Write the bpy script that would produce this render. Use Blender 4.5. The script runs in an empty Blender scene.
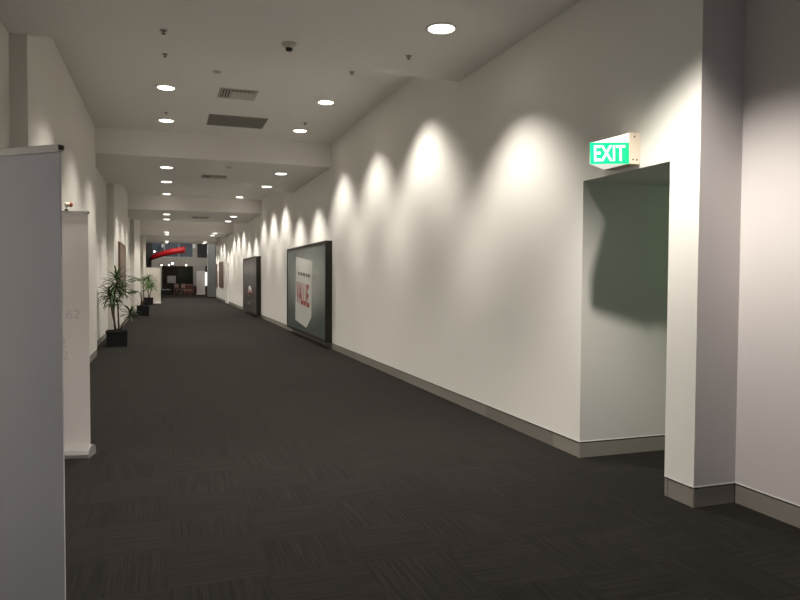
import bpy, bmesh, math, random
from mathutils import Vector, Matrix
random.seed(7)
sc = bpy.context.scene
COL = sc.collection
PI = math.pi

# ------------------------------------------------------------------ helpers
def link(o, parent=None):
    COL.objects.link(o)
    if parent is not None:
        o.parent = parent
    return o

def tag(o, label=None, cat=None, group=None, kind=None):
    if label: o['label'] = label
    if cat: o['category'] = cat
    if group: o['group'] = group
    if kind: o['kind'] = kind
    return o

def thing(name, label, cat, loc=(0, 0, 0), rz=0, group=None):
    o = bpy.data.objects.new(name, None)
    o.empty_display_size = .1
    o.location = loc
    o.rotation_euler = (0, 0, rz)
    link(o)
    return tag(o, label, cat, group)

class MB:
    """collects shapes into one mesh"""
    def __init__(s): s.v, s.f, s.sm = [], [], []
    def add(s, vs, fs, smooth=False):
        b = len(s.v)
        s.v += [tuple(v) for v in vs]
        for f in fs:
            s.f.append([b + i for i in f]); s.sm.append(smooth)
        return s
    def quad(s, a, b, c, d): return s.add([a, b, c, d], [(0, 1, 2, 3)])
    def box(s, x0, x1, y0, y1, z0, z1, M=None):
        vs = [Vector((x, y, z)) for z in (z0, z1) for y in (y0, y1) for x in (x0, x1)]
        if M is not None: vs = [M @ v for v in vs]
        return s.add(vs, [(0, 2, 3, 1), (4, 5, 7, 6), (0, 1, 5, 4), (2, 6, 7, 3), (0, 4, 6, 2), (1, 3, 7, 5)])
    def prism(s, poly, z0, z1, M=None):
        n = len(poly)
        vs = [Vector((x, y, z0)) for x, y in poly] + [Vector((x, y, z1)) for x, y in poly]
        if M is not None: vs = [M @ v for v in vs]
        fs = [tuple(range(n - 1, -1, -1)), tuple(range(n, 2 * n))]
        fs += [(i, (i + 1) % n, n + (i + 1) % n, n + i) for i in range(n)]
        return s.add(vs, fs)
    def lathe(s, prof, n=32, M=None, smooth=True):
        vs, fs = [], []
        for r, z in prof:
            for k in range(n):
                a = 2 * PI * k / n
                vs.append(Vector((r * math.cos(a), r * math.sin(a), z)))
        if M is not None: vs = [M @ v for v in vs]
        for i in range(len(prof) - 1):
            for k in range(n):
                k2 = (k + 1) % n
                fs.append((i * n + k, i * n + k2, (i + 1) * n + k2, (i + 1) * n + k))
        return s.add(vs, fs, smooth)
    def tube(s, pts, rad, n=10, cap=True):
        pts = [Vector(p) for p in pts]
        rs = rad if isinstance(rad, (list, tuple)) else [rad] * len(pts)
        vs, fs = [], []
        for i, p in enumerate(pts):
            t = (pts[min(i + 1, len(pts) - 1)] - pts[max(i - 1, 0)]).normalized()
            ref = Vector((0, 0, 1)) if abs(t.z) < .9 else Vector((1, 0, 0))
            u = t.cross(ref).normalized(); w = t.cross(u)
            for k in range(n):
                a = 2 * PI * k / n
                vs.append(p + rs[i] * (math.cos(a) * u + math.sin(a) * w))
        for i in range(len(pts) - 1):
            for k in range(n):
                k2 = (k + 1) % n
                fs.append((i * n + k, i * n + k2, (i + 1) * n + k2, (i + 1) * n + k))
        if cap:
            fs.append(tuple(range(n - 1, -1, -1)))
            fs.append(tuple((len(pts) - 1) * n + k for k in range(n)))
        return s.add(vs, fs, True)
    def build(s, name, mat, parent=None, bevel=0):
        me = bpy.data.meshes.new(name)
        me.from_pydata(s.v, [], s.f)
        bm = bmesh.new(); bm.from_mesh(me)
        bmesh.ops.recalc_face_normals(bm, faces=bm.faces)
        bm.to_mesh(me); bm.free()
        for i, p in enumerate(me.polygons): p.use_smooth = s.sm[i]
        me.materials.append(mat)
        o = bpy.data.objects.new(name, me)
        link(o, parent)
        if bevel:
            m = o.modifiers.new('bevel', 'BEVEL'); m.width = bevel; m.segments = 2; m.limit_method = 'ANGLE'
        return o
    def raw(s, name, mat, parent=None):      # keeps the winding (open sheets)
        me = bpy.data.meshes.new(name)
        me.from_pydata(s.v, [], s.f)
        for i, p in enumerate(me.polygons): p.use_smooth = s.sm[i]
        me.materials.append(mat)
        return link(bpy.data.objects.new(name, me), parent)

def text_mb(txt, width, height, embolden=0.0, depth=0.0015):
    """lettering as a mesh in x (reading direction), y (up), fitted to width x height, centred on the origin"""
    cu = bpy.data.curves.new('lettering', 'FONT')
    cu.body = txt; cu.size = 1; cu.offset = embolden; cu.extrude = 0
    cu.align_x = 'CENTER'
    o = bpy.data.objects.new('lettering', cu); COL.objects.link(o)
    bpy.context.view_layer.update()
    dg = bpy.context.evaluated_depsgraph_get()
    me = bpy.data.meshes.new_from_object(o.evaluated_get(dg))
    xs = [v.co.x for v in me.vertices]; ys = [v.co.y for v in me.vertices]
    x0, x1, y0, y1 = min(xs), max(xs), min(ys), max(ys)
    mb = MB()
    vs = [Vector(((v.co.x - (x0 + x1) / 2) * width / (x1 - x0), (v.co.y - (y0 + y1) / 2) * height / (y1 - y0), depth)) for v in me.vertices]
    mb.add(vs, [tuple(p.vertices) for p in me.polygons])
    bpy.data.objects.remove(o); bpy.data.meshes.remove(me); bpy.data.curves.remove(cu)
    return mb

def xform(mb, M):
    mb.v = [tuple(M @ Vector(v)) for v in mb.v]
    return mb

def frame_M(origin, ex, ey):
    ex = Vector(ex).normalized(); ey = Vector(ey).normalized(); ez = ex.cross(ey)
    M = Matrix((ex, ey, ez)).transposed().to_4x4(); M.translation = Vector(origin)
    return M

# ------------------------------------------------------------------ materials
def new_mat(name):
    m = bpy.data.materials.new(name); m.use_nodes = True
    nt = m.node_tree
    return m, nt, nt.nodes['Principled BSDF']

def paint(name, col, rough=.6, var=.03, scale=2.0, bump=.02, metal=0, spec=.3):
    m, nt, b = new_mat(name)
    N, L = nt.nodes, nt.links
    tc = N.new('ShaderNodeTexCoord')
    nz = N.new('ShaderNodeTexNoise'); nz.inputs['Scale'].default_value = scale; nz.inputs['Detail'].default_value = 3
    L.new(tc.outputs['Object'], nz.inputs['Vector'])
    mr = N.new('ShaderNodeMapRange'); mr.inputs['To Min'].default_value = 1 - var; mr.inputs['To Max'].default_value = 1 + var
    L.new(nz.outputs['Fac'], mr.inputs['Value'])
    mx = N.new('ShaderNodeVectorMath'); mx.operation = 'SCALE'; mx.inputs[0].default_value = col
    L.new(mr.outputs['Result'], mx.inputs['Scale'])
    L.new(mx.outputs['Vector'], b.inputs['Base Color'])
    b.inputs['Roughness'].default_value = rough; b.inputs['Metallic'].default_value = metal
    b.inputs['Specular IOR Level'].default_value = spec
    if bump:
        n2 = N.new('ShaderNodeTexNoise'); n2.inputs['Scale'].default_value = 180
        L.new(tc.outputs['Object'], n2.inputs['Vector'])
        bp = N.new('ShaderNodeBump'); bp.inputs['Strength'].default_value = bump; bp.inputs['Distance'].default_value = .002
        L.new(n2.outputs['Fac'], bp.inputs['Height']); L.new(bp.outputs['Normal'], b.inputs['Normal'])
    return m

def glow(name, col, strength, base=(.8, .8, .8)):
    m, nt, b = new_mat(name)
    b.inputs['Base Color'].default_value = (*base, 1)
    b.inputs['Emission Color'].default_value = (*col, 1); b.inputs['Emission Strength'].default_value = strength
    b.inputs['Roughness'].default_value = .4
    return m

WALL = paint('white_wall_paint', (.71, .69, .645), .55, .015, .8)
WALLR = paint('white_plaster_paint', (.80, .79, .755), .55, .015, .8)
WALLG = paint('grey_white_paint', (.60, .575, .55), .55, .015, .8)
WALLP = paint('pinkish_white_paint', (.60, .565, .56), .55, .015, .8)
CEIL = paint('ceiling_paint', (.84, .815, .79), .8, .01, .6)
SKIRTDARK = paint('shadow_gap', (.02, .02, .02), .9, 0, 1, 0)
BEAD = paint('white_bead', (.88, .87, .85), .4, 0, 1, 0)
WHITEPL = paint('white_plastic', (.82, .80, .76), .4, 0, 1, 0)
CREAMPL = paint('cream_plastic', (.80, .70, .58), .5, .02, 3, 0)
DARKMET = paint('dark_metal', (.03, .028, .026), .5, .05, 4, 0)
SILVER = paint('brushed_aluminium', (.52, .51, .50), .38, .04, 6, 0, metal=.6)
GREYMET = paint('grey_grille_metal', (.30, .28, .25), .6, .04, 5, 0)
GRILLE = paint('beige_grille_metal', (.55, .52, .47), .6, .03, 5, 0)
PLENUM = paint('dark_plenum', (.012, .011, .01), .9, 0, 1, 0)
FABRIC = paint('matt_grey_banner_film', (.66, .645, .685), .6, .02, 3, .01)
FABRIC2 = paint('white_banner_film', (.82, .765, .75), .55, .02, 3, .01)
FABRIC3 = paint('cream_banner_film', (.66, .63, .56), .55, .02, 3, .01)
FABRIC4 = paint('pale_grey_banner_film', (.72, .69, .68), .55, .04, 8, .01)
PRINT = paint('faint_grey_print', (.66, .62, .61), .6, 0, 1, 0)
FRAMEBK = paint('black_brown_frame', (.022, .018, .015), .45, .1, 4, 0)
FRAMEBR = paint('brown_poster_frame', (.16, .10, .08), .5, .1, 4, 0)
POTM = paint('black_plastic_pot', (.012, .012, .013), .5, .05, 6, 0)
SOIL = paint('potting_soil', (.05, .033, .022), .95, .4, 40, .3)
CANE = paint('brown_cane_bark', (.13, .085, .05), .8, .3, 30, .2)
LEAF = paint('dark_green_leaf', (.075, .125, .05), .45, .4, 9, 0)
LEAF2 = paint('fresh_green_leaf', (.12, .21, .07), .45, .4, 9, 0)
TAGW = paint('pale_tag_print', (.60, .60, .575), .5, .03, 2, 0)
REDTXT = paint('red_lettering', (.36, .055, .045), .5, .05, 6, 0)
GREYTXT = paint('grey_lettering', (.12, .13, .125), .5, .05, 6, 0)
REDBAND = paint('red_ribbon_paint', (.29, .007, .011), .5, .05, 3, 0)
DARKWALL = paint('dark_atrium_wall', (.03, .028, .028), .7, .2, 1, 0)
BULK = paint('beige_bulkhead_paint', (.50, .47, .42), .7, .03, 1, 0)
BLUEGREY = paint('blue_grey_panel', (.55, .58, .59), .4, .06, 2, 0)
WOODRED = paint('reddish_brown_wood', (.16, .065, .04), .5, .25, 5, 0)
WOODPALE = paint('pale_worn_wood', (.36, .24, .20), .5, .2, 5, 0)
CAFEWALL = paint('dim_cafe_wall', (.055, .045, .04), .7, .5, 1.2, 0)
GREENBK = paint('dark_green_board', (.02, .032, .026), .5, .3, 2, 0)
PALESCREEN = paint('pale_grey_board', (.50, .48, .48), .5, .1, 3, 0)
LENS = glow('lit_lens', (1, .93, .80), 9)
EXITGREEN = glow('exit_green', (.0, .62, .20), 1.0, (.0, .4, .15))
EXITWHITE = glow('exit_white', (.75, 1, .9), 1.15, (.9, .95, .92))
EXITLENS = glow('exit_lens', (1, .97, .88), .75, (.85, .83, .78))
LITPANEL = glow('backlit_white', (1, .95, .86), 1.1, (.8, .8, .8))
REDEND = paint('reddish_lamp_shell', (.45, .16, .11), .4, .05, 5, 0)

def m_baseboard():
    m, nt, b = new_mat('grey_laminate_skirting')
    N, L = nt.nodes, nt.links
    tc = N.new('ShaderNodeTexCoord'); sp = N.new('ShaderNodeSeparateXYZ'); L.new(tc.outputs['Object'], sp.inputs[0])
    d = N.new('ShaderNodeMath'); d.operation = 'MULTIPLY_ADD'; d.inputs[1].default_value = .72; d.inputs[2].default_value = .1
    L.new(sp.outputs['Y'], d.inputs[0])
    fl = N.new('ShaderNodeMath'); fl.operation = 'FLOOR'; L.new(d.outputs[0], fl.inputs[0])
    wn = N.new('ShaderNodeTexWhiteNoise'); wn.noise_dimensions = '1D'; L.new(fl.outputs[0], wn.inputs['W'])
    nz = N.new('ShaderNodeTexNoise'); nz.inputs['Scale'].default_value = 60; L.new(tc.outputs['Object'], nz.inputs['Vector'])
    a = N.new('ShaderNodeMath'); a.operation = 'MULTIPLY_ADD'; a.inputs[1].default_value = .25
    L.new(nz.outputs['Fac'], a.inputs[0]); L.new(wn.outputs['Value'], a.inputs[2])
    mr = N.new('ShaderNodeMapRange'); mr.inputs['From Max'].default_value = 1.25
    mr.inputs['To Min'].default_value = .8; mr.inputs['To Max'].default_value = 1.25
    L.new(a.outputs[0], mr.inputs['Value'])
    mx = N.new('ShaderNodeVectorMath'); mx.operation = 'SCALE'; mx.inputs[0].default_value = (.245, .225, .20)
    L.new(mr.outputs['Result'], mx.inputs['Scale']); L.new(mx.outputs[0], b.inputs['Base Color'])
    b.inputs['Roughness'].default_value = .5; b.inputs['Metallic'].default_value = .15
    return m
SKIRT = m_baseboard()

def m_carpet():
    m, nt, b = new_mat('striped_carpet_tiles')
    N, L = nt.nodes, nt.links
    def math_(op, *ins):
        n = N.new('ShaderNodeMath'); n.operation = op
        for i, x in enumerate(ins):
            if isinstance(x, (int, float)): n.inputs[i].default_value = x
            else: L.new(x, n.inputs[i])
        return n.outputs[0]
    tc = N.new('ShaderNodeTexCoord'); sp = N.new('ShaderNodeSeparateXYZ'); L.new(tc.outputs['Object'], sp.inputs[0])
    X, Y = sp.outputs['X'], sp.outputs['Y']
    T = .5
    ix = math_('FLOOR', math_('DIVIDE', X, T)); iy = math_('FLOOR', math_('DIVIDE', Y, T))
    par = math_('FLOORED_MODULO', math_('ADD', ix, iy), 2.0)
    cb = N.new('ShaderNodeCombineXYZ'); L.new(ix, cb.inputs[0]); L.new(iy, cb.inputs[1])
    wn = N.new('ShaderNodeTexWhiteNoise'); wn.noise_dimensions = '2D'; L.new(cb.outputs[0], wn.inputs['Vector'])
    def stripes(u, v):          # yarn stripes that run along v
        c = N.new('ShaderNodeCombineXYZ')
        L.new(math_('MULTIPLY', u, 120.0), c.inputs[0]); L.new(math_('MULTIPLY', v, 2.2), c.inputs[1]); L.new(math_('MULTIPLY', wn.outputs['Value'], 40.0), c.inputs[2])
        n = N.new('ShaderNodeTexNoise'); n.inputs['Scale'].default_value = 1; n.inputs['Detail'].default_value = 2.5; n.inputs['Roughness'].default_value = .6
        L.new(c.outputs[0], n.inputs['Vector'])
        return n.outputs['Fac']
    mixn = N.new('ShaderNodeMix'); L.new(par, mixn.inputs['Factor']); L.new(stripes(X, Y), mixn.inputs[2]); L.new(stripes(Y, X), mixn.inputs[3])
    s = mixn.outputs[0]
    mr = N.new('ShaderNodeMapRange'); mr.inputs['From Min'].default_value = .38; mr.inputs['From Max'].default_value = .66
    mr.inputs['To Min'].default_value = .70; mr.inputs['To Max'].default_value = 1.5
    L.new(s, mr.inputs['Value'])
    tv = N.new('ShaderNodeMapRange'); tv.inputs['To Min'].default_value = .93; tv.inputs['To Max'].default_value = 1.07
    L.new(wn.outputs['Value'], tv.inputs['Value'])
    k = math_('MULTIPLY', mr.outputs['Result'], tv.outputs['Result'])
    mx = N.new('ShaderNodeVectorMath'); mx.operation = 'SCALE'; mx.inputs[0].default_value = (.0128, .0113, .0102)
    L.new(k, mx.inputs['Scale']); L.new(mx.outputs[0], b.inputs['Base Color'])
    b.inputs['Roughness'].default_value = 1; b.inputs['Specular IOR Level'].default_value = .1
    b.inputs['Sheen Weight'].default_value = .05; b.inputs['Sheen Roughness'].default_value = .4; b.inputs['Sheen Tint'].default_value = (1, .9, .8, 1)
    bp = N.new('ShaderNodeBump'); bp.inputs['Strength'].default_value = .35; bp.inputs['Distance'].default_value = .004
    L.new(s, bp.inputs['Height']); L.new(bp.outputs['Normal'], b.inputs['Normal'])
    return m
CARPET = m_carpet()

def m_poster_teal():
    """pale misty centre darkening to slate green at the foot and the far corner; Object coords = world"""
    m, nt, b = new_mat('misty_slate_print')
    N, L = nt.nodes, nt.links
    tc = N.new('ShaderNodeTexCoord'); sp = N.new('ShaderNodeSeparateXYZ'); L.new(tc.outputs['Object'], sp.inputs[0])
    r = N.new('ShaderNodeValToRGB')
    mp = N.new('ShaderNodeMapping'); mp.inputs['Location'].default_value = (0, -16.3 / 2.6, -1.35 / 1.05); mp.inputs['Scale'].default_value = (0, 1 / 2.6, 1 / 1.05)
    L.new(tc.outputs['Object'], mp.inputs['Vector'])
    ln = N.new('ShaderNodeVectorMath'); ln.operation = 'LENGTH'; L.new(mp.outputs[0], ln.inputs[0])
    nz = N.new('ShaderNodeTexNoise'); nz.inputs['Scale'].default_value = 1.2; L.new(tc.outputs['Object'], nz.inputs['Vector'])
    ad = N.new('ShaderNodeMath'); ad.operation = 'MULTIPLY_ADD'; ad.inputs[1].default_value = .3; ad.inputs[2].default_value = -.15
    L.new(nz.outputs['Fac'], ad.inputs[0])
    sm = N.new('ShaderNodeMath'); sm.operation = 'ADD'; L.new(ln.outputs['Value'], sm.inputs[0]); L.new(ad.outputs[0], sm.inputs[1])
    L.new(sm.outputs[0], r.inputs['Fac'])
    e = r.color_ramp.elements
    e[0].position = .15; e[0].color = (.40, .41, .38, 1)
    e[1].position = 1.15; e[1].color = (.075, .095, .09, 1)
    x = e.new(.65); x.color = (.19, .215, .20, 1)
    L.new(r.outputs['Color'], b.inputs['Base Color']); b.inputs['Roughness'].default_value = .3
    return m
TEAL = m_poster_teal()

def m_poster_dark():
    m, nt, b = new_mat('dark_streaked_print')
    N, L = nt.nodes, nt.links
    tc = N.new('ShaderNodeTexCoord'); sp = N.new('ShaderNodeSeparateXYZ'); L.new(tc.outputs['Object'], sp.inputs[0])
    mr = N.new('ShaderNodeMapRange'); mr.inputs['From Min'].default_value = .1; mr.inputs['From Max'].default_value = 2.35
    L.new(sp.outputs['Z'], mr.inputs['Value'])
    r = N.new('ShaderNodeValToRGB'); L.new(mr.outputs[0], r.inputs['Fac'])
    e = r.color_ramp.elements
    e[0].position = 0; e[0].color = (.035, .035, .032, 1)
    e[1].position = 1; e[1].color = (.03, .025, .028, 1)
    for p, c in ((.27, (.04, .034, .034, 1)), (.33, (.085, .02, .02, 1)), (.45, (.075, .022, .022, 1)), (.475, (.085, .095, .095, 1)), (.62, (.07, .075, .08, 1)), (.85, (.06, .05, .06, 1))):
        x = e.new(p); x.color = c
    mp = N.new('ShaderNodeMapping'); mp.inputs['Scale'].default_value = (1, 3.5, .25); L.new(tc.outputs['Object'], mp.inputs['Vector'])
    nz = N.new('ShaderNodeTexNoise'); nz.inputs['Scale'].default_value = 1; L.new(mp.outputs[0], nz.inputs['Vector'])
    m2 = N.new('ShaderNodeMapRange'); m2.inputs['From Min'].default_value = .3; m2.inputs['From Max'].default_value = .7; m2.inputs['To Min'].default_value = .5; m2.inputs['To Max'].default_value = 1.7
    L.new(nz.outputs['Fac'], m2.inputs['Value'])
    mx = N.new('ShaderNodeVectorMath'); mx.operation = 'SCALE'; L.new(r.outputs['Color'], mx.inputs[0]); L.new(m2.outputs[0], mx.inputs['Scale'])
    L.new(mx.outputs[0], b.inputs['Base Color']); b.inputs['Roughness'].default_value = .3
    return m
DARKPRINT = m_poster_dark()

# ------------------------------------------------------------------ room shell
XR, XR2 = 3.367, 3.725          # corridor right wall, set-back wall by the camera
XLLOW, XLHIGH = -1.46, -1.30    # left wall steps in under the raised bays
ZL, ZH = 3.936, 4.44            # lowered / raised ceiling
YEND = 51.0
BANDS = [(-5.0, 2.9, 'H'), (2.9, 7.62, 'L'), (7.62, 14.38, 'H'), (14.38, 19.06, 'L'), (19.06, 25.75, 'H'), (25.75, 30.58, 'L'),
         (30.58, 37.3, 'H'), (37.3, 42.0, 'L'), (42.0, 47.2, 'H'), (47.2, YEND, 'L')]

def struct(o): o['kind'] = 'structure'; return o

fl = MB().quad((-9, -5.2, 0), (12, -5.2, 0), (12, 72, 0), (-9, 72, 0)).raw('floor', CARPET); struct(fl)

mb = MB()
for i, (y0, y1, k) in enumerate(BANDS):
    z = ZH if k == 'H' else ZL
    mb.quad((-1.8, y0, z), (-1.8, y1, z), (4.2, y1, z), (4.2, y0, z))
    zn = (ZH if BANDS[i + 1][2] == 'H' else ZL) if i + 1 < len(BANDS) else 7.5
    mb.quad((-1.8, y1, z), (-1.8, y1, zn), (4.2, y1, zn), (4.2, y1, z))
struct(mb.raw('ceiling', CEIL))

BH = .135
def wall_run(name, pts, top, mat=WALL, bb=None, z0=BH + .006):
    """vertical sheets through plan points (room on the left of travel); with a skirting set back under a bead"""
    mb = MB()
    for (a, b) in zip(pts, pts[1:]):
        mb.quad((*a, z0), (*b, z0), (*b, top), (*a, top))
    w = struct(mb.raw(name, mat))
    return w

def skirting(name, runs):
    """runs: list of (p, q, room normal)"""
    face, gap, bead = MB(), MB(), MB()
    for p, q, n in runs:
        d = (Vector(q) - Vector(p)).normalized()
        nx, ny = n
        def slab(mb, off0, off1, z0, z1, ext=0.0):
            a = (p[0] - d.x * ext, p[1] - d.y * ext); b = (q[0] + d.x * ext, q[1] + d.y * ext)
            poly = [(a[0] + nx * off0, a[1] + ny * off0), (b[0] + nx * off0, b[1] + ny * off0), (b[0] + nx * off1, b[1] + ny * off1), (a[0] + nx * off1, a[1] + ny * off1)]
            mb.prism(poly, z0, z1)
        slab(face, -.03, -.004, 0, BH - .008)
        slab(gap, -.035, -.012, BH - .008, BH + .004)
        slab(bead, -.02, .0015, BH + .004, BH + .012)
    o = struct(face.build(name, SKIRT))
    g = gap.build('shadow_line', SKIRTDARK, o); bd = bead.build('bead', BEAD, o)
    return o

# left wall, stepping in and out with the ceiling bays
pts = []
for (y0, y1, k) in BANDS:
    x = XLHIGH if k == 'H' else XLLOW
    if y1 <= 2.95: x = XLLOW
    pts += [(x, y0), (x, y1)]
pts.append((-1.8, YEND))
wall_run('wall_left', pts, ZH)
runs = []
for a, b in zip(pts, pts[1:]):
    if abs(a[1] - b[1]) < 1e-4:
        if abs(a[0] - b[0]) < 1e-4: continue
        runs.append((a, b, (0, -1) if b[0] > a[0] else (0, 1)))
    else: runs.append((a, b, (1, 0)))
skirting('baseboard_left', runs)

# right wall with the doorless exit opening
Y0, Y1, YC = 3.93, 4.985, 3.645
HZ = 2.385
mb = MB()
mb.quad((XR, Y1, BH), (XR, YEND, BH), (XR, YEND, ZH), (XR, Y1, ZH))
mb.quad((XR, Y0, HZ), (XR, Y1, HZ), (XR, Y1, ZH), (XR, Y0, ZH))
mb.quad((XR, YEND, BH), (4.2, YEND, BH), (4.2, YEND, ZH), (XR, YEND, ZH))
mb.quad((XR, YC, BH), (XR, Y0, BH), (XR, Y0, ZH), (XR, YC, ZH))
struct(mb.raw('wall_right', WALLR))
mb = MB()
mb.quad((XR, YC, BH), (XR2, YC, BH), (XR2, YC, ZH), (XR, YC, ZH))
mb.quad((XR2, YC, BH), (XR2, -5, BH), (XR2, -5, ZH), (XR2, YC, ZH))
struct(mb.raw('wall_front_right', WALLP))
# the passage behind the opening
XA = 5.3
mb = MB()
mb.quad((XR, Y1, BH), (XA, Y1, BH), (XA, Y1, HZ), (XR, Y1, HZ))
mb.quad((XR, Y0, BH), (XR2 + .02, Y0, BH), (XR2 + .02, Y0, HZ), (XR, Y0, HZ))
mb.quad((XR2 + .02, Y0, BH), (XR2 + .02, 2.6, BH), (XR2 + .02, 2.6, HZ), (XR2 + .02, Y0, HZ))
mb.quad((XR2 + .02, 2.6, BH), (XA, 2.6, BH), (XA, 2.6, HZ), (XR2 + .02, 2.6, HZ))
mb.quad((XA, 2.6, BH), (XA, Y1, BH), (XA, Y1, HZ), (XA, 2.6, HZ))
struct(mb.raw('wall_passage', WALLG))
mb = MB()
mb.quad((XR, Y0, HZ), (XA, Y0, HZ), (XA, Y1, HZ), (XR, Y1, HZ))
mb.quad((XR2, 2.6, HZ), (XA, 2.6, HZ), (XA, Y0, HZ), (XR2, Y0, HZ))
struct(mb.raw('ceiling_passage', CEIL))
skirting('baseboard_right', [((XR, Y1), (XR, YEND), (-1, 0)), ((XR, YC), (XR, Y0), (-1, 0)), ((XR, YC), (XR2, YC), (0, -1)), ((XR2, YC), (XR2, -5), (-1, 0))])
skirting('baseboard_passage', [((XR, Y1), (XA, Y1), (0, -1)), ((XR, Y0), (XR2, Y0), (0, 1)), ((XA, 2.6), (XA, Y1), (-1, 0))])
wall_run('wall_back', [(XR2 + .2, -5), (XLLOW - .2, -5)], ZH, WALL, z0=0)

# ------------------------------------------------------------------ downlights
WARM = (1.0, .935, .84)
SPOT_W = 222
lamp_data = {}
def spot(x, y, z, parent=None, w=SPOT_W, col=WARM):
    key = (w, col)
    if key not in lamp_data:
        d = bpy.data.lights.new('downlight_lamp', 'SPOT')
        d.energy = w; d.color = col; d.spot_size = math.radians(116); d.spot_blend = .05; d.shadow_soft_size = .055
        # reflector distribution: strongest at 25-38 degrees off axis, soft cut-off near 50
        d.use_nodes = True
        nt = d.node_tree; em = nt.nodes['Emission']
        g = nt.nodes.new('ShaderNodeNewGeometry'); sx = nt.nodes.new('ShaderNodeSeparateXYZ'); nt.links.new(g.outputs['Normal'], sx.inputs[0])
        ab = nt.nodes.new('ShaderNodeMath'); ab.operation = 'ABSOLUTE'; nt.links.new(sx.outputs['Z'], ab.inputs[0])
        ac = nt.nodes.new('ShaderNodeMath'); ac.operation = 'ARCCOSINE'; nt.links.new(ab.outputs[0], ac.inputs[0])
        def ramp(a0, a1, v0, v1):
            m = nt.nodes.new('ShaderNodeMapRange'); m.interpolation_type = 'SMOOTHSTEP'
            m.inputs['From Min'].default_value = math.radians(a0); m.inputs['From Max'].default_value = math.radians(a1)
            m.inputs['To Min'].default_value = v0; m.inputs['To Max'].default_value = v1
            nt.links.new(ac.outputs[0], m.inputs['Value']); return m.outputs['Result']
        mu = nt.nodes.new('ShaderNodeMath'); mu.operation = 'MULTIPLY'
        nt.links.new(ramp(8, 33, .55, 1.45), mu.inputs[0]); nt.links.new(ramp(33, 52.5, 1, 0), mu.inputs[1])
        nt.links.new(mu.outputs[0], em.inputs['Strength'])
        lamp_data[key] = d
    o = bpy.data.objects.new('downlight_lamp', lamp_data[key])
    link(o, parent)
    o.location = (0, 0, -.03) if parent is not None else (x, y, z - .03)
    return o

def make_downlight():
    t = thing('downlight', '', 'ceiling light')
    MB().lathe([(.148, .0), (.15, -.008), (.142, -.013), (.128, -.012), (.122, -.004), (.122, .0)], 40).build('trim_ring', WHITEPL, t)
    MB().lathe([(.0, -.016), (.07, -.0155), (.115, -.012), (.122, -.006)], 40).build('lens', LENS, t)
    return t
proto_dl = make_downlight()
first = [True]
def copy_thing(root, loc, rz=0):
    r = root.copy(); COL.objects.link(r); r.location = loc; r.rotation_euler = (0, 0, rz)
    for ch in root.children:
        if ch.type == 'LIGHT': continue
        c = ch.copy(); COL.objects.link(c); c.parent = r
        for g in ch.children:
            d = g.copy(); COL.objects.link(d); d.parent = c
    return r
def downlight(x, y, z, label, group='round recessed ceiling downlights'):
    if first[0]:
        t = proto_dl; t.location = (x, y, z); first[0] = False
    else:
        t = copy_thing(proto_dl, (x, y, z))
    tag(t, label, 'ceiling light', group)
    spot(0, 0, 0, t)
    return t

VIS = [  # y, ceiling, rows shown, wording
    (6.06, 'L', 'R', 'nearest to the camera, in the near lowered ceiling'),
    (11.04, 'H', 'LR', 'nearer of its pair beside the slatted air vent'),
    (13.34, 'H', 'LR', 'farther of its pair beside the plain grey grille'),
    (15.70, 'L', 'LR', 'nearer of the pair under the second lowered ceiling'),
    (18.06, 'L', 'LR', 'farther of the pair under the second lowered ceiling'),
    (25.11, 'H', 'LR', 'just beyond the second lowered ceiling'),
    (27.45, 'L', 'LR', 'nearer of the pair under the third lowered ceiling'),
    (29.85, 'L', 'LR', 'farther of the pair under the third lowered ceiling'),
    (38.42, 'L', 'LR', 'nearer of the pair under the fourth lowered ceiling'),
    (40.45, 'L', 'LR', 'farther of the pair under the fourth lowered ceiling'),
    (48.2, 'L', 'LR', 'second last before the corridor end'),
    (50.15, 'L', 'LR', 'last before the corridor end'),
]
for y, k, rows, words in VIS:
    z = ZH if k == 'H' else ZL
    if 'L' in rows: downlight(0, y, z, 'left row downlight, ' + words)
    if 'R' in rows: downlight(2.49, y, z, ('right row downlight, ' if len(rows) > 1 else 'round bright downlight ') + words)
spot(0, 6.06, ZL)
spot(0, 3.42, ZL); spot(2.30, 3.40, ZL, None, 430)
for y, k in ((8.72, 'H'), (20.4, 'H'), (22.75, 'H'), (32.1, 'H'), (34.45, 'H'), (36.7, 'H'), (43.2, 'H'), (45.7, 'H')):
    for x in (0, 2.49): spot(x, y, ZH)

# ------------------------------------------------------------------ ceiling fittings
def sprinkler(x, y, z, label, big=1.0):
    t = thing('ceiling_sprinkler', label, 'sprinkler', (x, y, z), 0, 'fire sprinklers on the ceiling')
    s = big * .8
    MB().lathe([(0, .001), (.045 * s, 0), (.04 * s, -.010 * s), (.022 * s, -.016 * s), (0, -.016 * s)], 20).build('escutcheon', GREYMET, t)
    m = MB().tube([(0, 0, -.014 * s), (0, 0, -.024 * s)], .012 * s, 10)
    m.tube([(0, 0, -.02 * s), (.016 * s, 0, -.03 * s), (0, 0, -.044 * s)], .004 * s, 6)
    m.tube([(0, 0, -.02 * s), (-.016 * s, 0, -.03 * s), (0, 0, -.044 * s)], .004 * s, 6)
    m.build('sprinkler_body', DARKMET, t)
    MB().lathe([(0, -.042 * s), (.024 * s, -.044 * s), (.022 * s, -.049 * s), (0, -.049 * s)], 16).build('deflector', DARKMET, t)
sprinkler(-.02, 7.02, ZL, 'small dark sprinkler on near lowered ceiling, above the left row of downlights')
sprinkler(2.47, 6.93, ZL, 'small dark sprinkler on the near lowered ceiling, close to the right wall', .9)
sprinkler(-.01, 9.40, ZH, 'small sprinkler just past the near ceiling edge, in line with left downlights')
sprinkler(2.47, 9.31, ZH, 'small sprinkler just past the near ceiling edge, close to the right wall')
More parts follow.
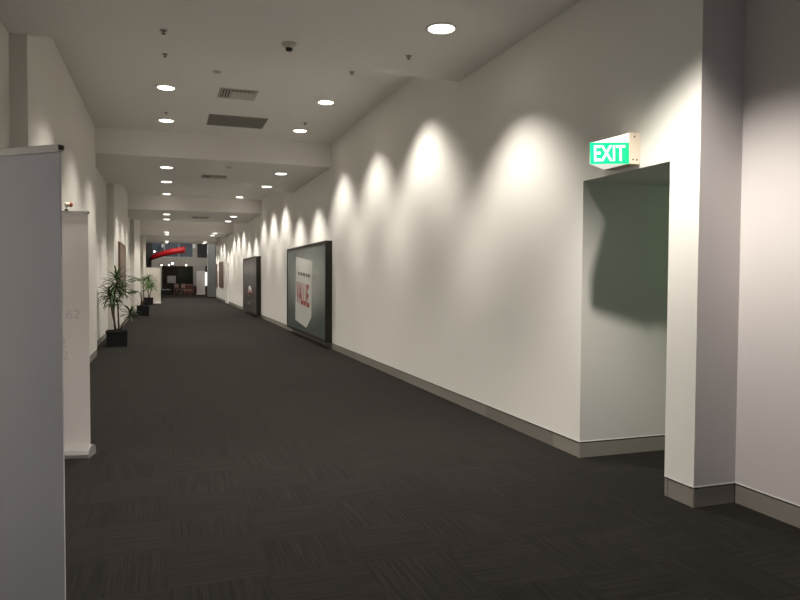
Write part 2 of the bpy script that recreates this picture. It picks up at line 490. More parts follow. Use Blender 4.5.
sprinkler(2.46, 12.66, ZH, 'tiny sprinkler beside the downlight right of the plain grey grille')
sprinkler(0, 12.71, ZH, 'tiny sprinkler above the downlight left of the plain grey grille', .8)
# smoke detector
t = thing('smoke_detector', 'grey conical smoke detector with dark tip on the near lowered ceiling', 'smoke detector', (1.19, 6.98, ZL))
MB().lathe([(0, 0), (.075, 0), (.078, -.012), (.06, -.028), (.034, -.05), (0, -.05)], 28).build('base', GRILLE, t)
MB().lathe([(0, -.048), (.034, -.05), (.036, -.068), (.024, -.078), (0, -.078)], 20).build('sensor_head', DARKMET, t)
# little round detectors
for (x, y, z, lb) in ((.68, 9.95, ZH, 'small grey disc fixed to the raised ceiling before the slatted vent'),
                      (1.28, 15.2, ZL, 'small grey disc on the front of the second lowered ceiling')):
    o = MB().lathe([(0, .001), (.06, .001), (.06, -.010), (.045, -.018), (0, -.018)], 28).build('ceiling_disc', GRILLE)
    o.location = (x, y, z); tag(o, lb, 'detector')

def supply_vent(x0, x1, y0, y1, z, label, open_part=True):
    t = thing('air_vent', label, 'air vent', ((x0 + x1) / 2, (y0 + y1) / 2, z))
    w, d = (x1 - x0) / 2, (y1 - y0) / 2
    e = .025
    m = MB()
    for a in ((-w, w, -d, -d + e), (-w, w, d - e, d), (-w, -w + e, -d + e, d - e), (w - e, w, -d + e, d - e)):
        m.box(*a, -.012, 0)
    m.build('frame', GRILLE, t)
    MB().box(-w + e, w - e, -d + e, d - e, -.002, -.0005).build('backing', PLENUM, t)
    n = 13
    for i in range(n):
        xx = -w + e + (2 * w - 2 * e) * (i + .5) / n
        y_b = d - e if i < 4 else -d + e + .13          # behind the fifth blade only the near slot stays open
        M = Matrix.Translation((xx, 0, -.012)) @ Matrix.Rotation(math.radians(40), 4, 'Y')
        MB().box(-.012, .012, -d + e, y_b, -.0012, .0012, M).build('slat', GRILLE, t)
    if open_part:
        MB().box(-w + e + (2 * w - 2 * e) * 4 / n, w - e, -d + e + .13, d - e, -.010, -.004).build('blanking_plate', GRILLE, t)
supply_vent(.78, 1.36, 10.75, 11.32, ZH, 'small slatted air vent in the first raised ceiling bay')
supply_vent(.78, 1.36, 16.5, 17.0, ZL, 'small slatted air vent in the second lowered ceiling')
supply_vent(.95, 1.6, 28.2, 28.8, ZL, 'faint slatted air vent in the third lowered ceiling')
t = thing('return_air_grille', 'plain grey rectangular return grille set between two downlights', 'air vent', (1.24, 12.98, ZH))
m = MB()
W2, D2 = .52, .43
for a in ((-W2, W2, -D2, -D2 + .02), (-W2, W2, D2 - .02, D2), (-W2, -W2 + .02, -D2 + .02, D2 - .02), (W2 - .02, W2, -D2 + .02, D2 - .02)):
    m.box(*a, -.012, 0)
m.build('frame', GREYMET, t)
MB().box(-W2 + .02, W2 - .02, -D2 + .02, D2 - .02, -.003, -.0005).build('backing', PLENUM, t)
g = MB()
for i in range(34):
    xx = -W2 + .02 + (2 * W2 - .04) * (i + .5) / 34
    g.box(xx - .010, xx + .010, -D2 + .02, D2 - .02, -.009, -.005)
g.build('louvre_core', GREYMET, t)

# ------------------------------------------------------------------ exit sign
t = thing('exit_sign', 'green illuminated EXIT sign with white housing above the doorway', 'exit sign', (XR, 4.46, 2.41))
ox, oy, oz = XR, 4.46, 2.41
def L_(x, y, z): return (x - ox, y - oy, z - oz)
BX = 3.262
box = MB(); box.box(BX - ox, -.001, 4.25 - oy, 4.56 - oy, 0, .235)
box.build('housing', CREAMPL, t, .004)
tipx, tipy = 2.972, 4.315
vs = [L_(BX, 4.252, 2.412), L_(BX, 4.55, 2.412), L_(tipx, tipy + .008, 2.402), L_(tipx, tipy, 2.402),
      L_(BX, 4.252, 2.640), L_(BX, 4.55, 2.640), L_(tipx, tipy + .008, 2.556), L_(tipx, tipy, 2.556)]
MB().add(vs, [(3, 2, 1, 0), (4, 5, 6, 7), (0, 4, 7, 3), (3, 7, 6, 2), (2, 6, 5, 1), (1, 5, 4, 0)]).build('diffuser', EXITLENS, t)
ex = Vector((BX + .004 - tipx, 4.250 - tipy, .010)); wlen = ex.length
ey = Vector((0, 0, 1)); ey = (ey - ex.normalized() * ey.dot(ex.normalized())).normalized()
Mf = frame_M(L_(tipx - .004, tipy - .004, 2.400), ex, ey)
pan = MB().box(0, wlen, 0, .158, .0, .004, Mf).build('green_panel', EXITGREEN, t)
tx = text_mb('EXIT', wlen * .80, .116, .012, .0052)
xform(tx, Mf @ Matrix.Translation((wlen * .5, .079, 0)))
tx.raw('lettering', EXITWHITE, pan)
for (sx, sz) in ((3.31, 2.615), (3.30, 2.445), (3.335, 2.445)):
    Ms = Matrix.Translation(L_(sx, 4.2495, sz)) @ Matrix.Rotation(PI / 2, 4, 'X')
    MB().lathe([(0, .003), (.006, .002), (.006, -.001)], 10, Ms).build('screw_head', DARKMET, t)

# ------------------------------------------------------------------ pull-up banners
def banner(name, p_left, p_right, top, label, film, group=None, lean=.0, base_r=.055, thickness=.0025, side='right'):
    """p_left / p_right: plan ends of the stand as seen by the viewer; returns (thing, local x length)"""
    a, b = Vector((*p_left, 0)), Vector((*p_right, 0))
    d = b - a; w = d.length; mid = (a + b) / 2
    t = thing(name, label, 'banner', (mid.x, mid.y, 0), math.atan2(d.y, d.x), group)
    h = w / 2
    # cassette foot: rounded profile extruded along x
    prof = [(-.085, .0), (.085, .0), (.088, .03), (.075, .062), (.045, .082), (.012, .092), (-.012, .092), (-.045, .082), (-.075, .062), (-.088, .03)]
    k = base_r / .055
    M = Matrix(((0, 0, 1, 0), (1, 0, 0, 0), (0, 1, 0, 0), (0, 0, 0, 1)))
    base = MB().prism([(y * k, z * k) for y, z in prof], -h - .0, h + .0, M).build('cassette_foot', SILVER, t)
    for s in (-1, 1):
        MB().prism([(y * k * 1.08, z * k * 1.06) for y, z in prof], s * h + min(-s * .016, s * .004), s * h + max(-s * .016, s * .004), M).build('end_cap', SILVER, base)
    zb = .088 * k
    hh = h - .012
    m = MB().box(-hh, hh, -thickness, thickness, zb, top - .03)
    m.build('graphic_panel', film, t)
    rail = MB().box(-hh - .004, hh + .004, -.010, .010, top - .030, top).build('top_rail', SILVER, t, .004)
    for s in (-1, 1):
        MB().box(s * hh - (.001 if s > 0 else .006), s * hh + (.006 if s > 0 else .001), -.0105, .0105, top - .022, top - .004).build('end_cap', DARKMET, rail)
    MB().tube([(0, .05 * k, zb * .8), (0, .02, top * .5), (0, .008, top - .02)], .008, 8).build('support_pole', SILVER, t)
    return t
banner('pull_up_banner', (-.70, 3.15), (-.374, 2.885), 2.055, 'tall blank grey pull-up banner filling the left edge, closest to the camera', FABRIC)
bt = banner('pull_up_banner', (-1.31, 6.50), (-.622, 6.345), 2.105, 'white pull-up banner with faint grey digits and a clip-on lamp on top', FABRIC2)
# faint print on its front (viewer side is -y)
Mt = frame_M((.19, -.0028, 1.225), (1, 0, 0), (0, 0, 1))
xform(text_mb('162', .155, .075, 0, .0006), Mt).raw('printed_digits', PRINT, bt)
Mt = frame_M((.125, -.0028, .98), (1, 0, 0), (0, 0, 1))
xform(text_mb('2', .05, .075, 0, .0006), Mt).raw('printed_digits', PRINT, bt)
Mt = frame_M((.14, -.0028, .87), (1, 0, 0), (0, 0, 1))
xform(text_mb('2', .05, .075, 0, .0006), Mt).raw('printed_digits', PRINT, bt)
banner('pull_up_banner', (-1.22, 41.3), (-.335, 41.3), 2.07, 'cream blank pull-up banner standing behind the farthest potted plant', FABRIC3)
banner('pull_up_banner', (2.42, 61.4), (3.14, 61.4), 2.10, 'pale grey pull-up banner at the far end before the bright wall panel', FABRIC4)

def clip_lamp(x, y, z, rz, label, shell):
    t = thing('clip_on_lamp', label, 'lamp', (x, y, z), rz)
    MB().box(-.012, .012, -.018, .018, 0.0, .012).build('clamp', DARKMET, t)
    MB().tube([(0, 0, .005), (0, -.003, .03), (.004, -.004, .045)], .003, 8).build('stem', DARKMET, t)
    M = Matrix.Translation((-.012, -.004, .052)) @ Matrix.Rotation(PI / 2, 4, 'Y')
    head = MB().lathe([(0, 0), (.016, .0), (.020, .01), (.020, .042), (0, .042)], 20, M).build('lamp_head', CREAMPL, t)
    MB().lathe([(0, .042), (.021, .041), (.021, .058), (.014, .062), (0, .062)], 20, M).build('reddish_cap', shell, head)
clip_lamp(-.806, 6.380, 2.1055, 0, 'small lamp with a reddish end clipped on the white banner top', REDEND)

# ------------------------------------------------------------------ framed display panels on the walls
def display_panel(label, x_wall, thick, y0, y1, z0, z1, mat_print, mat_frame, name='wall_display_panel'):
    s = -1 if x_wall > 0 else 1
    t = thing(name, label, 'display panel', (x_wall, (y0 + y1) / 2, z0))
    yc = (y0 + y1) / 2
    xf = s * thick
    fr = .06
    m = MB()
    xa, xb = sorted((xf, -s * -.002 if False else s * .002))
    m.box(xa, xb, y0 - yc, y0 - yc + fr, 0, z1 - z0)
    m.box(xa, xb, y1 - yc - fr, y1 - yc, 0, z1 - z0)
    m.box(xa, xb, y0 - yc + fr, y1 - yc - fr, 0, fr)
    m.box(xa, xb, y0 - yc + fr, y1 - yc - fr, z1 - z0 - fr, z1 - z0)
    m.build('frame', mat_frame, t)
    xa2, xb2 = sorted((xf - s * .012, s * .004))
    pr = MB().box(xa2, xb2, y0 - yc + fr, y1 - yc - fr, fr, z1 - z0 - fr)
    # keep the print's own coordinates in world metres so the picture gradient lands where it should
    pr.v = [(v[0], v[1], v[2]) for v in pr.v]
    p = pr.build('printed_face', mat_print, t)
    return t, p, xf - s * .012, yc
def shift_coords(mat, yc, z0):
    N, L = mat.node_tree.nodes, mat.node_tree.links
    tc = [n for n in N if n.bl_idname == 'ShaderNodeTexCoord'][0]
    ad = N.new('ShaderNodeVectorMath'); ad.operation = 'ADD'; ad.inputs[1].default_value = (0, yc, z0)
    tos = [l.to_socket for l in tc.outputs['Object'].links]
    for s in tos: L.new(ad.outputs[0], s)
    L.new(tc.outputs['Object'], ad.inputs[0])

t1, p1, xf, yc = display_panel('large slate-grey display panel with a pale tag and red VALUE lettering', XR, .147, 14.28, 19.25, .145, 2.345, TEAL, FRAMEBK)
shift_coords(TEAL, yc, .145)
Mp = frame_M((xf - .002, 0, 0), (0, -1, 0), (0, 0, 1))   # local x reads towards -Y
def PP(Y, z): return Vector((xf, Y - yc, z - .145))
tagpts = [(17.85, 2.09), (15.72, 1.93), (15.85, .60), (16.45, .31), (17.95, .42)]
mbt = MB()
fr_ = [PP(*q) + Vector((-.003, 0, 0)) for q in tagpts]; bk_ = [PP(*q) for q in tagpts]
n = len(fr_)
mbt.add(fr_ + bk_, [tuple(range(n))] + [(i, (i + 1) % n, n + (i + 1) % n, n + i) for i in range(n)])
tagp = mbt.build('pale_tag', TAGW, p1)
Mt = frame_M(PP(16.92, 1.13) + Vector((-.0035, 0, 0)), (0, -1, -.05), (0, -.05, 1))
xform(text_mb('VALUE.', 1.74, .56, .03, .0015), Mt).raw('lettering', REDTXT, tagp)
sm = MB()
yy = 17.55
for wd in (.16, .10, .22, .3, .2, .24):
    sm.quad(PP(yy, 1.62 - (17.55 - yy) * .05) + Vector((-.0045, 0, 0)), PP(yy - wd, 1.62 - (17.55 - yy + wd) * .05) + Vector((-.0045, 0, 0)),
            PP(yy - wd, 1.70 - (17.55 - yy + wd) * .05) + Vector((-.0045, 0, 0)), PP(yy, 1.70 - (17.55 - yy) * .05) + Vector((-.0045, 0, 0)))
    yy -= wd + .06
sm.raw('small_print', GREYTXT, tagp)
sm = MB()
sm.quad(PP(17.0, 2.2) + Vector((-.002, 0, 0)), PP(16.95, 2.2) + Vector((-.002, 0, 0)), PP(16.95, 2.03) + Vector((-.002, 0, 0)), PP(17.0, 2.03) + Vector((-.002, 0, 0)))
sm.raw('tag_string', REDTXT, tagp)

t2, p2, xf2, yc2 = display_panel('dark display panel with a red band and small round emblem, the farther one', XR, .172, 25.98, 30.75, .1, 2.35, DARKPRINT, FRAMEBK)
shift_coords(DARKPRINT, yc2, .1)
M2 = Matrix.Translation((xf2 - .001, 28.25 - yc2, .93 - .1)) @ Matrix.Rotation(-PI / 2, 4, 'Y') @ Matrix.Diagonal((.26, .62, 1, 1))
em = MB().lathe([(0, .004), (1, .003), (1, 0)], 32, M2).build('round_emblem', paint('emblem_white', (.40, .37, .36), .5, .1, 3, 0), p2)
MB().lathe([(0, .007), (.5, .006), (.5, .004)], 24, M2).build('emblem_centre', paint('emblem_red', (.22, .05, .05), .5, .1, 3, 0), em)
sm = MB()
for (Y, z) in ((28.6, .53), (28.2, .53), (28.4, .46)):
    sm.box(xf2 - .003, xf2, Y - yc2 - .14, Y - yc2 + .14, z - .13, z - .09)
sm.build('small_print', PALESCREEN, p2)

display_panel('narrow brown framed poster on the left wall behind the big plant', XLHIGH, .06, 20.6, 23.2, 1.0, 2.53, FRAMEBR, FRAMEBR, 'framed_poster')
display_panel('brown framed poster on the right wall past the dark panel', XR, .05, 44.0, 47.4, .88, 2.53, FRAMEBR, FRAMEBR, 'framed_poster')
display_panel('farthest brown framed poster, at the very end of the right wall', XR, .05, 49.4, 50.8, .85, 2.49, FRAMEBR, FRAMEBR, 'framed_poster')

# ------------------------------------------------------------------ potted plants
def leaf(mb, base, dirv, length, width, droop, nseg=6, fold=.25):
    d = Vector(dirv).normalized(); p = Vector(base)
    side = d.cross(Vector((0, 0, 1)))
    side = side.normalized() if side.length > 1e-3 else Vector((1, 0, 0))
    vs, fs = [], []
    step = length / nseg
    for i in range(nseg + 1):
        t = i / nseg
        w = width * (math.sin(PI * min(1, .12 + .88 * t)) ** .7) * (1 if t < .99 else .05)
        up = side.cross(d).normalized()
        vs += [p - side * w * .5 + up * w * fold, p, p + side * w * .5 + up * w * fold]
        p = p + d * step
        d = (d + Vector((0, 0, -droop / nseg))).normalized()
    for i in range(nseg):
        a = i * 3
        fs += [(a, a + 1, a + 4, a + 3), (a + 1, a + 2, a + 5, a + 4)]
    mb.add(vs, fs, True)

def clamp_wall(mb, x_min):
    mb.v = [(max(v[0], x_min + .004 * (i % 3)), v[1], v[2]) for i, v in enumerate(mb.v)]
def rosette(mb, c, n, L, w, rng, droop=1.3, up=(.1, 1.2), bias=(0, 0)):
    for i in range(n):
        a = i * 2.39996 + rng.uniform(-.3, .3)
        e = up[0] + (up[1] - up[0]) * (i / n) + rng.uniform(-.15, .15)
        d = (math.cos(a) * math.cos(e) + bias[0], math.sin(a) * math.cos(e) + bias[1], math.sin(e))
        leaf(mb, Vector(c) + Vector((0, 0, (i / n) * .08)), d, L * rng.uniform(.75, 1.1), w * rng.uniform(.8, 1.15), droop * rng.uniform(.6, 1.3))

def frond(mb, base, dirv, length, droop, rng, n=16, ll=.26, lw=.028):
    d = Vector(dirv).normalized(); p = Vector(base); step = length / n
    pts = [p.copy()]
    for i in range(n):
        p = p + d * step; d = (d + Vector((0, 0, -droop / n))).normalized(); pts.append(p.copy())
        if i < 3: continue
        side = d.cross(Vector((0, 0, 1))).normalized()
        k = math.sin(PI * (i / n) * .85 + .25)
        for s in (-1, 1):
            leaf(mb, p, d * .75 + side * s * .8 + Vector((0, 0, .1)), ll * k * rng.uniform(.85, 1.1), lw, .9, 4)
    mb.tube(pts, [.008 * (1 - .8 * i / n) for i in range(n + 1)], 6)

def pot(t, s, h):
    b = s * .92
    def ring(r, z): return [(-r, -r, z), (r, -r, z), (r, r, z), (-r, r, z)]
    prof = [(b / 2, 0), (s / 2 - .012, h - .05), (s / 2, h - .05), (s / 2, h), (s / 2 - .02, h), (s / 2 - .03, h - .04)]
    vs = []; fs = [(3, 2, 1, 0)]
    for r, z in prof: vs += ring(r, z)
    for i in range(len(prof) - 1):
        for k in range(4):
            fs.append((i * 4 + k, i * 4 + (k + 1) % 4, (i + 1) * 4 + (k + 1) % 4, (i + 1) * 4 + k))
    MB().add(vs, fs).build('pot', POTM, t, .008)
    MB().box(-s / 2 + .026, s / 2 - .026, -s / 2 + .026, s / 2 - .026, h - .07, h - .035).build('soil', SOIL, t)

rng = random.Random(3)
P1 = (-1.06, 16.32)
t = thing('potted_dracaena', 'tall spiky-leaved potted plant in a square black pot, closest of three plants', 'potted plant', (*P1, 0), 0)
pot(t, .45, .35)
canes = [([(-.04, 0, .36), (-.07, .01, .7), (-.06, 0, 1.05), (.0, .0, 1.42)], .020), ([(.03, .04, .36), (.02, .03, .75), (-.0, .06, 1.05), (.07, .08, 1.18)], .017),
         ([(-.02, -.05, .36), (-.09, -.06, .7), (-.13, -.05, .98), (-.15, -.04, 1.08)], .016), ([(.06, -.04, .36), (.13, -.05, .5), (.21, -.04, .62), (.27, -.03, .68)], .013)]
for pts, r_ in canes:
    MB().tube(pts, [r_ * 1.2, r_, r_ * .95, r_ * .8], 10).build('cane', CANE, t)
mb = MB()
rosette(mb, (.0, 0, 1.42), 30, .40, .040, rng, 1.0, (-.1, 1.4))
rosette(mb, (.0, .0, 1.24), 26, .38, .044, rng, 1.3, (-.2, .9))
rosette(mb, (.07, .08, 1.16), 26, .36, .042, rng, 1.3, (-.2, 1.1))
rosette(mb, (-.14, -.04, 1.06), 34, .38, .044, rng, 1.3, (-.3, 1.1))
rosette(mb, (-.1, -.02, .94), 18, .32, .042, rng, 1.4, (-.4, .5))
rosette(mb, (.27, -.03, .66), 26, .30, .036, rng, 1.0, (-.1, 1.2))
clamp_wall(mb, XLLOW + .02 - P1[0]); mb.raw('foliage', LEAF, t)

P2 = (-.90, 28.62)
t = thing('potted_palm', 'arching frond palm in a black pot, between the other two potted plants', 'potted plant', (*P2, 0), 0)
pot(t, .48, .40)
for pts in ([(.02, 0, .38), (.03, 0, .8), (.0, 0, 1.25)], [(-.05, .05, .38), (-.07, .05, .65), (-.12, .05, .9)]):
    MB().tube(pts, [.022, .018, .014], 10).build('cane', CANE, t)
mb = MB()
for a, e, L_f, dr in ((PI + .1, 1.0, .75, 1.6), (PI - .5, .9, .7, 1.6), (PI + .7, .8, .6, 1.5), (.3, 1.2, .5, 1.4), (-1.2, 1.1, .55, 1.5), (1.8, 1.0, .5, 1.5)):
    frond(mb, (0, 0, 1.25), (math.cos(a) * math.cos(e), math.sin(a) * math.cos(e), math.sin(e)), L_f, dr, rng)
for a, e, L_f in ((PI + .05, .55, .55), (PI - .8, .5, .5), (PI + .9, .5, .45), (0, .8, .3)):
    frond(mb, (-.12, .05, .9), (math.cos(a) * math.cos(e), math.sin(a) * math.cos(e), math.sin(e)), L_f, 1.1, rng)
clamp_wall(mb, XLLOW + .02 - P2[0]); mb.raw('foliage', LEAF, t)

P3 = (-.96, 39.5)
t = thing('potted_yucca', 'bushy bright green potted plant in front of the cream banner', 'potted plant', (*P3, 0), 0)
pot(t, .50, .40)
for pts in ([(0, 0, .38), (-.02, 0, .8), (.0, 0, 1.2)], [(.05, .04, .38), (.1, .04, .7), (.16, .04, 1.0)]):
    MB().tube(pts, [.03, .026, .02], 10).build('cane', CANE, t)
mb = MB()
rosette(mb, (0, 0, 1.2), 46, .55, .055, rng, 1.8, (-.2, 1.35))
rosette(mb, (.16, .04, .98), 34, .45, .05, rng, 1.9, (-.3, 1.2))
rosette(mb, (-.03, 0, 1.0), 24, .45, .05, rng, 2.0, (-.3, .8))
clamp_wall(mb, XLLOW + .02 - P3[0]); mb.raw('foliage', LEAF2, t)

# ------------------------------------------------------------------ atrium and shop at the far end
YB = 63.5
mb = MB()
mb.quad((-1.8, YEND, 0), (-6, YEND, 0), (-6, YEND, 7.5), (-1.8, YEND, 7.5))
mb.quad((-6, YEND, 0), (-6, YB + 7, 0), (-6, YB + 7, 7.5), (-6, YEND, 7.5))
struct(mb.raw('wall_atrium_left', DARKWALL))
mb = MB()
mb.quad((4.2, YEND, 0), (9, YEND, 0), (9, YEND, 7.5), (4.2, YEND, 7.5))
mb.quad((9, YEND, 0), (9, YB + 7, 0), (9, YB + 7, 7.5), (9, YEND, 7.5))
struct(mb.raw('wall_atrium_right', BLUEGREY))
struct(MB().quad((-6, YEND, 7.5), (-6, YB + 7, 7.5), (9, YB + 7, 7.5), (9, YEND, 7.5)).raw('ceiling_atrium', DARKWALL))
# dark pier at the left end, bluish pier at the right end
struct(MB().box(-2.4, -1.27, 60.5, 63.4, 0, 7.4).build('pillar_dark', DARKWALL))
struct(MB().box(2.98, 3.56, 54.6, 55.2, 0, 7.4).build('pillar_blue_grey', BLUEGREY, None, .02))
# shop front: bulkhead over the opening, piers, upper windows
struct(MB().box(-6, 9, YB, YB + .4, 2.50, 3.28).build('lintel', BULK))
mb = MB()
mb.box(-6, -.42, YB, YB + .4, 0, 2.50); mb.box(2.22, 9, YB + .02, YB + .4, 0, 2.50)
struct(mb.build('wall_shop_front', BULK))
t = thing('window_1', None, None, (0, YB + .1, 3.28)); struct(t)
t.name = 'window_1'
GLASSB = paint('dim_blue_glass', (.10, .125, .16), .45, .35, .9, 0)
GLASSD = paint('dark_glass', (.02, .024, .026), .45, .3, 1, 0)
p = MB().box(-1.4, 2.2, .12, .14, 0, 4.1).build('pane', GLASSB, t)
m = MB()
for x in (-1.4, -.2, 1.0, 2.2): m.box(x - .03, x + .03, .05, .14, 0, 4.1)
for z in (.02, 1.3, 2.6): m.box(-1.4, 2.2, .06, .14, z - .03, z + .03)
m.build('window_frame', BLUEGREY, t)
t = thing('window_2', None, None, (0, YB + .1, 3.28)); struct(t)
MB().box(2.6, 3.6, .12, .14, 0, 4.1).build('pane', GLASSD, t)
m = MB()
for x in (2.6, 3.6): m.box(x - .03, x + .03, .05, .14, 0, 4.1)
m.build('window_frame', DARKMET, t)
struct(MB().box(2.2, 2.57, YB - .05, YB + .3, 3.28, 7.4).build('pillar_pale', BULK))
mb = MB()
mb.box(-6, -1.4, YB + .1, YB + .3, 3.28, 7.4); mb.box(3.6, 9, YB + .1, YB + .3, 3.28, 7.4)
struct(mb.build('wall_upper', DARKWALL))
struct(MB().box(XR - .05, XR, 40.3, 42.0, 0, 2.42).build('added_bright_strip', BEAD, None, .004))  # raised white strip added in place of a bright band of wall light
# cafe interior
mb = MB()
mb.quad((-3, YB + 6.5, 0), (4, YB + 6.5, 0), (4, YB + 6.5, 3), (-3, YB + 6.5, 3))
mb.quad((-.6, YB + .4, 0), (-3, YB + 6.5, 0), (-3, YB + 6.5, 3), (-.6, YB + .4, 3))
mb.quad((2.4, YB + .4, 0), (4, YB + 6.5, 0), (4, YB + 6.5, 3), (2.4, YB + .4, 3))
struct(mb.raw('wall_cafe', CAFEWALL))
struct(MB().quad((-6, YB + .4, 2.8), (9, YB + .4, 2.8), (9, YB + 7, 2.8), (-6, YB + 7, 2.8)).raw('ceiling_cafe', DARKWALL))

# red ribbon canopy
mb = MB(); n = 22
fr_, bk_ = [], []
ring = []
for i in range(n + 1):
    s = i / n
    x = -1.28 + 2.72 * s
    zc = 3.22 + .58 * s + .06 * math.sin(PI * s) - .12 * (1 - s) ** 3
    hh = .21 + .05 * s ** .6
    y = 59.3 + .9 * (1 - s) ** 2
    ring.append([(x, y - .07, zc - hh), (x, y - .10, zc + hh * .2), (x, y - .02, zc + hh), (x, y + .12, zc + hh), (x, y + .12, zc - hh)])
vs = [v for r_ in ring for v in r_]; fs = []
for i in range(n):
    for k in range(5):
        k2 = (k + 1) % 5
        fs.append((i * 5 + k, i * 5 + k2, (i + 1) * 5 + k2, (i + 1) * 5 + k))
fs += [(4, 3, 2, 1, 0), tuple(n * 5 + k for k in range(5))]
t = thing('ribbon_canopy', 'glossy red curved ribbon sweeping up across the far atrium', 'canopy', (0, 0, 0))
MB().add(vs, fs, True).build('ribbon', REDBAND, t)
for x, z0 in ((-.6, 3.4), (.9, 3.75)):
    MB().tube([(x, 59.4, z0), (x, 59.4, 7.5)], .008, 6).build('hanger_rod', DARKMET, t)

def pendant(x, y, z, top, label, r=.10, h=.26, grp=None):
    t = thing('pendant_lamp', label, 'lamp', (x, y, z), 0, grp)
    MB().tube([(0, 0, h), (0, 0, top - z)], .008, 6).build('rod', DARKMET, t)
    MB().lathe([(0, h), (r * .8, h), (r, h * .8), (r, 0), (r * .9, 0), (r * .9, h * .5), (0, h * .5)], 20).build('lamp_shade', WHITEPL, t)
    MB().lathe([(0, -.01), (r * .55, .0), (r * .7, .05), (0, .12)], 16).build('bulb', glow('pendant_glow', (1, .97, .9), 3), t)
pendant(-.36, 62.0, 4.10, 7.5, 'pale cylindrical lamp hanging above the red ribbon at the far end')
pendant(2.24, 62.0, 4.08, 7.5, 'pale cylindrical lamp hanging before the upper pale pillar at far end', .12, .3)
o = MB().lathe([(0, .08), (.06, .05), (.085, 0), (.06, -.05), (0, -.08)], 20).build('globe_lamp', glow('globe_glow', (1, .96, .92), 4))
o.location = (-.98, 59.55, 3.62); tag(o, 'small round white lamp on the lower end of red ribbon', 'lamp')
# little ceiling spots along the bulkhead's lower edge
def bulk_light(x, z, r, mat, label):
    t = thing('bulkhead_spotlight', label, 'lamp', (x, YB - .001, z), 0, 'small lit spots along the shop bulkhead')
    MB().lathe([(0, 0), (r * 1.15, 0), (r * 1.15, .05), (r, .06)], 18, Matrix.Rotation(PI / 2, 4, 'X')).build('housing', WHITEPL, t)
    MB().lathe([(0, .062), (r, .06)], 18, Matrix.Rotation(PI / 2, 4, 'X')).build('lens', mat, t)
BL = glow('bulk_lamp_glow', (1, .9, .75), 4)
GL = glow('greenish_glow', (.75, 1, .85), 6)
bulk_light(-.46, 2.56, .07, BL, 'leftmost small warm spotlight on the far shop bulkhead')
bulk_light(.17, 2.57, .07, BL, 'small warm spotlight just left of the brightest greenish one')
bulk_light(.46, 2.73, .09, GL, 'brightest greenish spotlight on the far shop bulkhead')
bulk_light(1.62, 2.58, .08, BL, 'rightmost small warm spotlight on the far shop bulkhead')

# cafe furniture
def cafe_table(x, y, label, mat, w=.7, d=.7, h=.76):
    t = thing('cafe_table', label, 'table', (x, y, 0))
    MB().box(-w / 2, w / 2, -d / 2, d / 2, h - .04, h).build('tabletop', mat, t, .006)
    for sx in (-1, 1):
        for sy in (-1, 1):
            MB().box(sx * (w / 2 - .05) - .022, sx * (w / 2 - .05) + .022, sy * (d / 2 - .05) - .022, sy * (d / 2 - .05) + .022, 0, h - .04).build('leg', mat, t)
def cafe_chair(x, y, rz, label, mat):
    t = thing('cafe_chair', label, 'chair', (x, y, 0), rz)
    MB().box(-.2, .2, -.2, .2, .43, .47).build('seat', mat, t, .006)
    MB().box(-.2, .2, .17, .2, .60, .92).build('backrest', mat, t, .006)
    for sx in (-1, 1):
        MB().box(sx * .18 - .018, sx * .18 + .018, -.19, -.155, 0, .43).build('leg', mat, t)
        MB().box(sx * .18 - .018, sx * .18 + .018, .17, .2, 0, .62).build('leg', mat, t)
cafe_chair(.86, 62.6, .5, 'pale wooden cafe chair left of the reddish-brown counter', WOODPALE)
cafe_chair(1.22, 62.3, -2.6, 'pale wooden cafe chair closest to the reddish-brown counter', WOODPALE)
cafe_table(.6, 64.6, 'dark square cafe table behind the pale chairs', DARKMET)
t = thing('counter', 'low reddish-brown wooden counter with a paler top at the cafe', 'counter', (1.76, 63.1, 0))
MB().box(-.42, .42, -.25, .25, .0, .80).build('body', WOODRED, t, .01)
MB().box(-.46, .46, -.28, .28, .80, .86).build('countertop', WOODPALE, t, .006)
MB().box(-.4, .4, -.27, -.25, .3, .42).build('trim_strip', WOODPALE, t)
t = thing('counter', 'pale low counter ledge beside the cream banner', 'counter', (-.12, 63.2, 0))
MB().box(-.38, .38, -.2, .2, 0, .36).build('body', DARKWALL, t)
MB().box(-.42, .42, -.24, .24, .36, .44).build('countertop', BULK, t, .006)
t = thing('display_board', 'pale grey board on a dark stand inside the dim cafe', 'display board', (.38, 63.9, 0))
MB().box(-.36, .36, -.02, .02, .98, 1.62).build('board', PALESCREEN, t, .01)
MB().tube([(0, .03, .02), (0, .03, 1.2)], .03, 8).build('post', DARKMET, t)
MB().box(-.25, .25, -.18, .18, 0, .03).build('foot', DARKMET, t)
t = thing('menu_board', 'dark green board on the back wall of the cafe', 'board', (1.75, YB + 6.45, 1.0))
MB().box(-.75, .75, -.03, .03, 0, 1.4).build('board', GREENBK, t)
t = thing('lit_wall_panel', 'bright white lit panel behind the pale grey banner', 'lit panel', (2.85, YB, .75))
MB().box(-.15, .64, -.06, .015, 0, 1.22).build('lit_face', LITPANEL, t)
MB().box(-.18, .67, -.05, .015, -.03, 1.25).build('frame', WHITEPL, t)
t = thing('counter', 'dark brown low cabinet under the bright lit panel', 'cabinet', (2.9, YB - .22, 0))
MB().box(-.6, .75, -.2, .2, 0, .66).build('body', WOODRED, t, .01)
MB().box(-.63, .78, -.23, .2, .66, .70).build('countertop', DARKMET, t)
o = MB().box(-.09, .09, -.06, .06, 0, .52).build('hanging_speaker', DARKMET, None, .02)
o.location = (3.34, YB - .06, 2.0); tag(o, 'black box speaker on the wall above the lit panel', 'speaker')

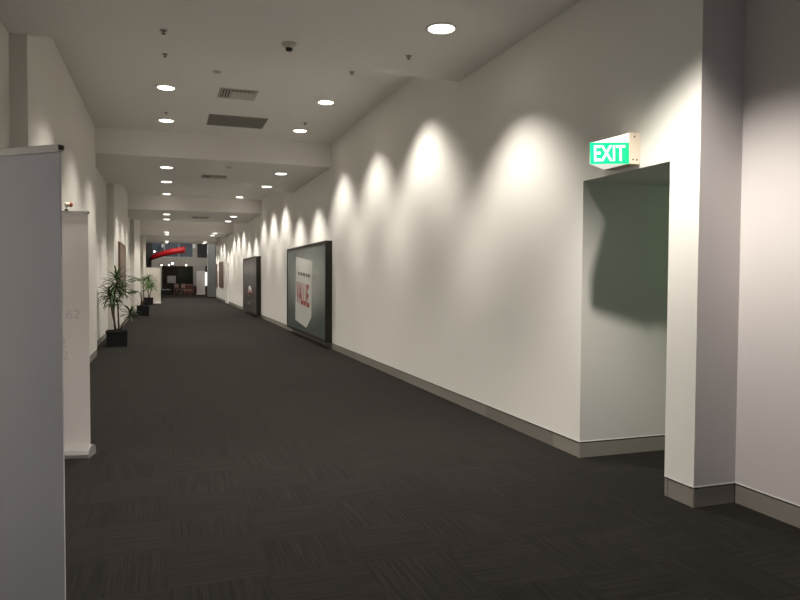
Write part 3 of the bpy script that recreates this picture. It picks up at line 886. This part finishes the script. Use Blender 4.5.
def point(x, y, z, w, col, r=.15):
    d = bpy.data.lights.new('fill_light', 'POINT'); d.energy = w; d.color = col; d.shadow_soft_size = r
    o = bpy.data.objects.new('fill_light', d); link(o); o.location = (x, y, z); return o
point(.3, 57.5, 6.6, 260, (.80, .88, 1))  # unseen fill lights, added to brighten the atrium and cafe
point(1.2, YB + 3.2, 2.4, 60, (1, .85, .68))
point(2.9, 59.0, 3.6, 90, (1, .9, .75))
point(.2, 58.0, 4.6, 160, (1, .86, .70)); point(4.6, 3.2, 2.1, 5.5, (.62, 1, .66), .1); point(1.6, 52.6, 5.6, 110, (1, .92, .82))  # added fills too; the green one tints the passage

# unseen cool fill light, added behind the camera to lift the near surfaces
d = bpy.data.lights.new('rear_fill', 'AREA'); d.energy = 38; d.color = (.80, .87, 1); d.shape = 'RECTANGLE'; d.size = 2.2; d.size_y = 1.2
o = bpy.data.objects.new('rear_fill', d); link(o); o.location = (.6, -2.5, ZH - .05)

w = bpy.data.worlds.new('world'); sc.world = w; w.use_nodes = True
w.node_tree.nodes['Background'].inputs[0].default_value = (.9, .95, 1, 1)
w.node_tree.nodes['Background'].inputs[1].default_value = .01

# ------------------------------------------------------------------ camera
f, yaw, pitch, roll = 676.53, math.radians(18.9978), math.radians(-1.8706), math.radians(.31288)
fwd = Vector((math.sin(yaw) * math.cos(pitch), math.cos(yaw) * math.cos(pitch), math.sin(pitch)))
r0 = Vector((math.cos(yaw), -math.sin(yaw), 0)); u0 = r0.cross(fwd)
rr = math.cos(roll) * r0 + math.sin(roll) * u0; uu = -math.sin(roll) * r0 + math.cos(roll) * u0
cd = bpy.data.cameras.new('camera'); cd.sensor_width = 36; cd.sensor_fit = 'HORIZONTAL'; cd.lens = f / 800 * 36
cd.clip_start = .05; cd.clip_end = 200
cam = bpy.data.objects.new('camera', cd); link(cam)
M = Matrix((rr, uu, -fwd)).transposed().to_4x4(); M.translation = Vector((0, 0, 1.55))
cam.matrix_world = M
sc.camera = cam

sc.view_settings.view_transform = 'Standard'
sc.view_settings.look = 'None'
sc.view_settings.exposure = 0
sc.cycles.diffuse_bounces = 6
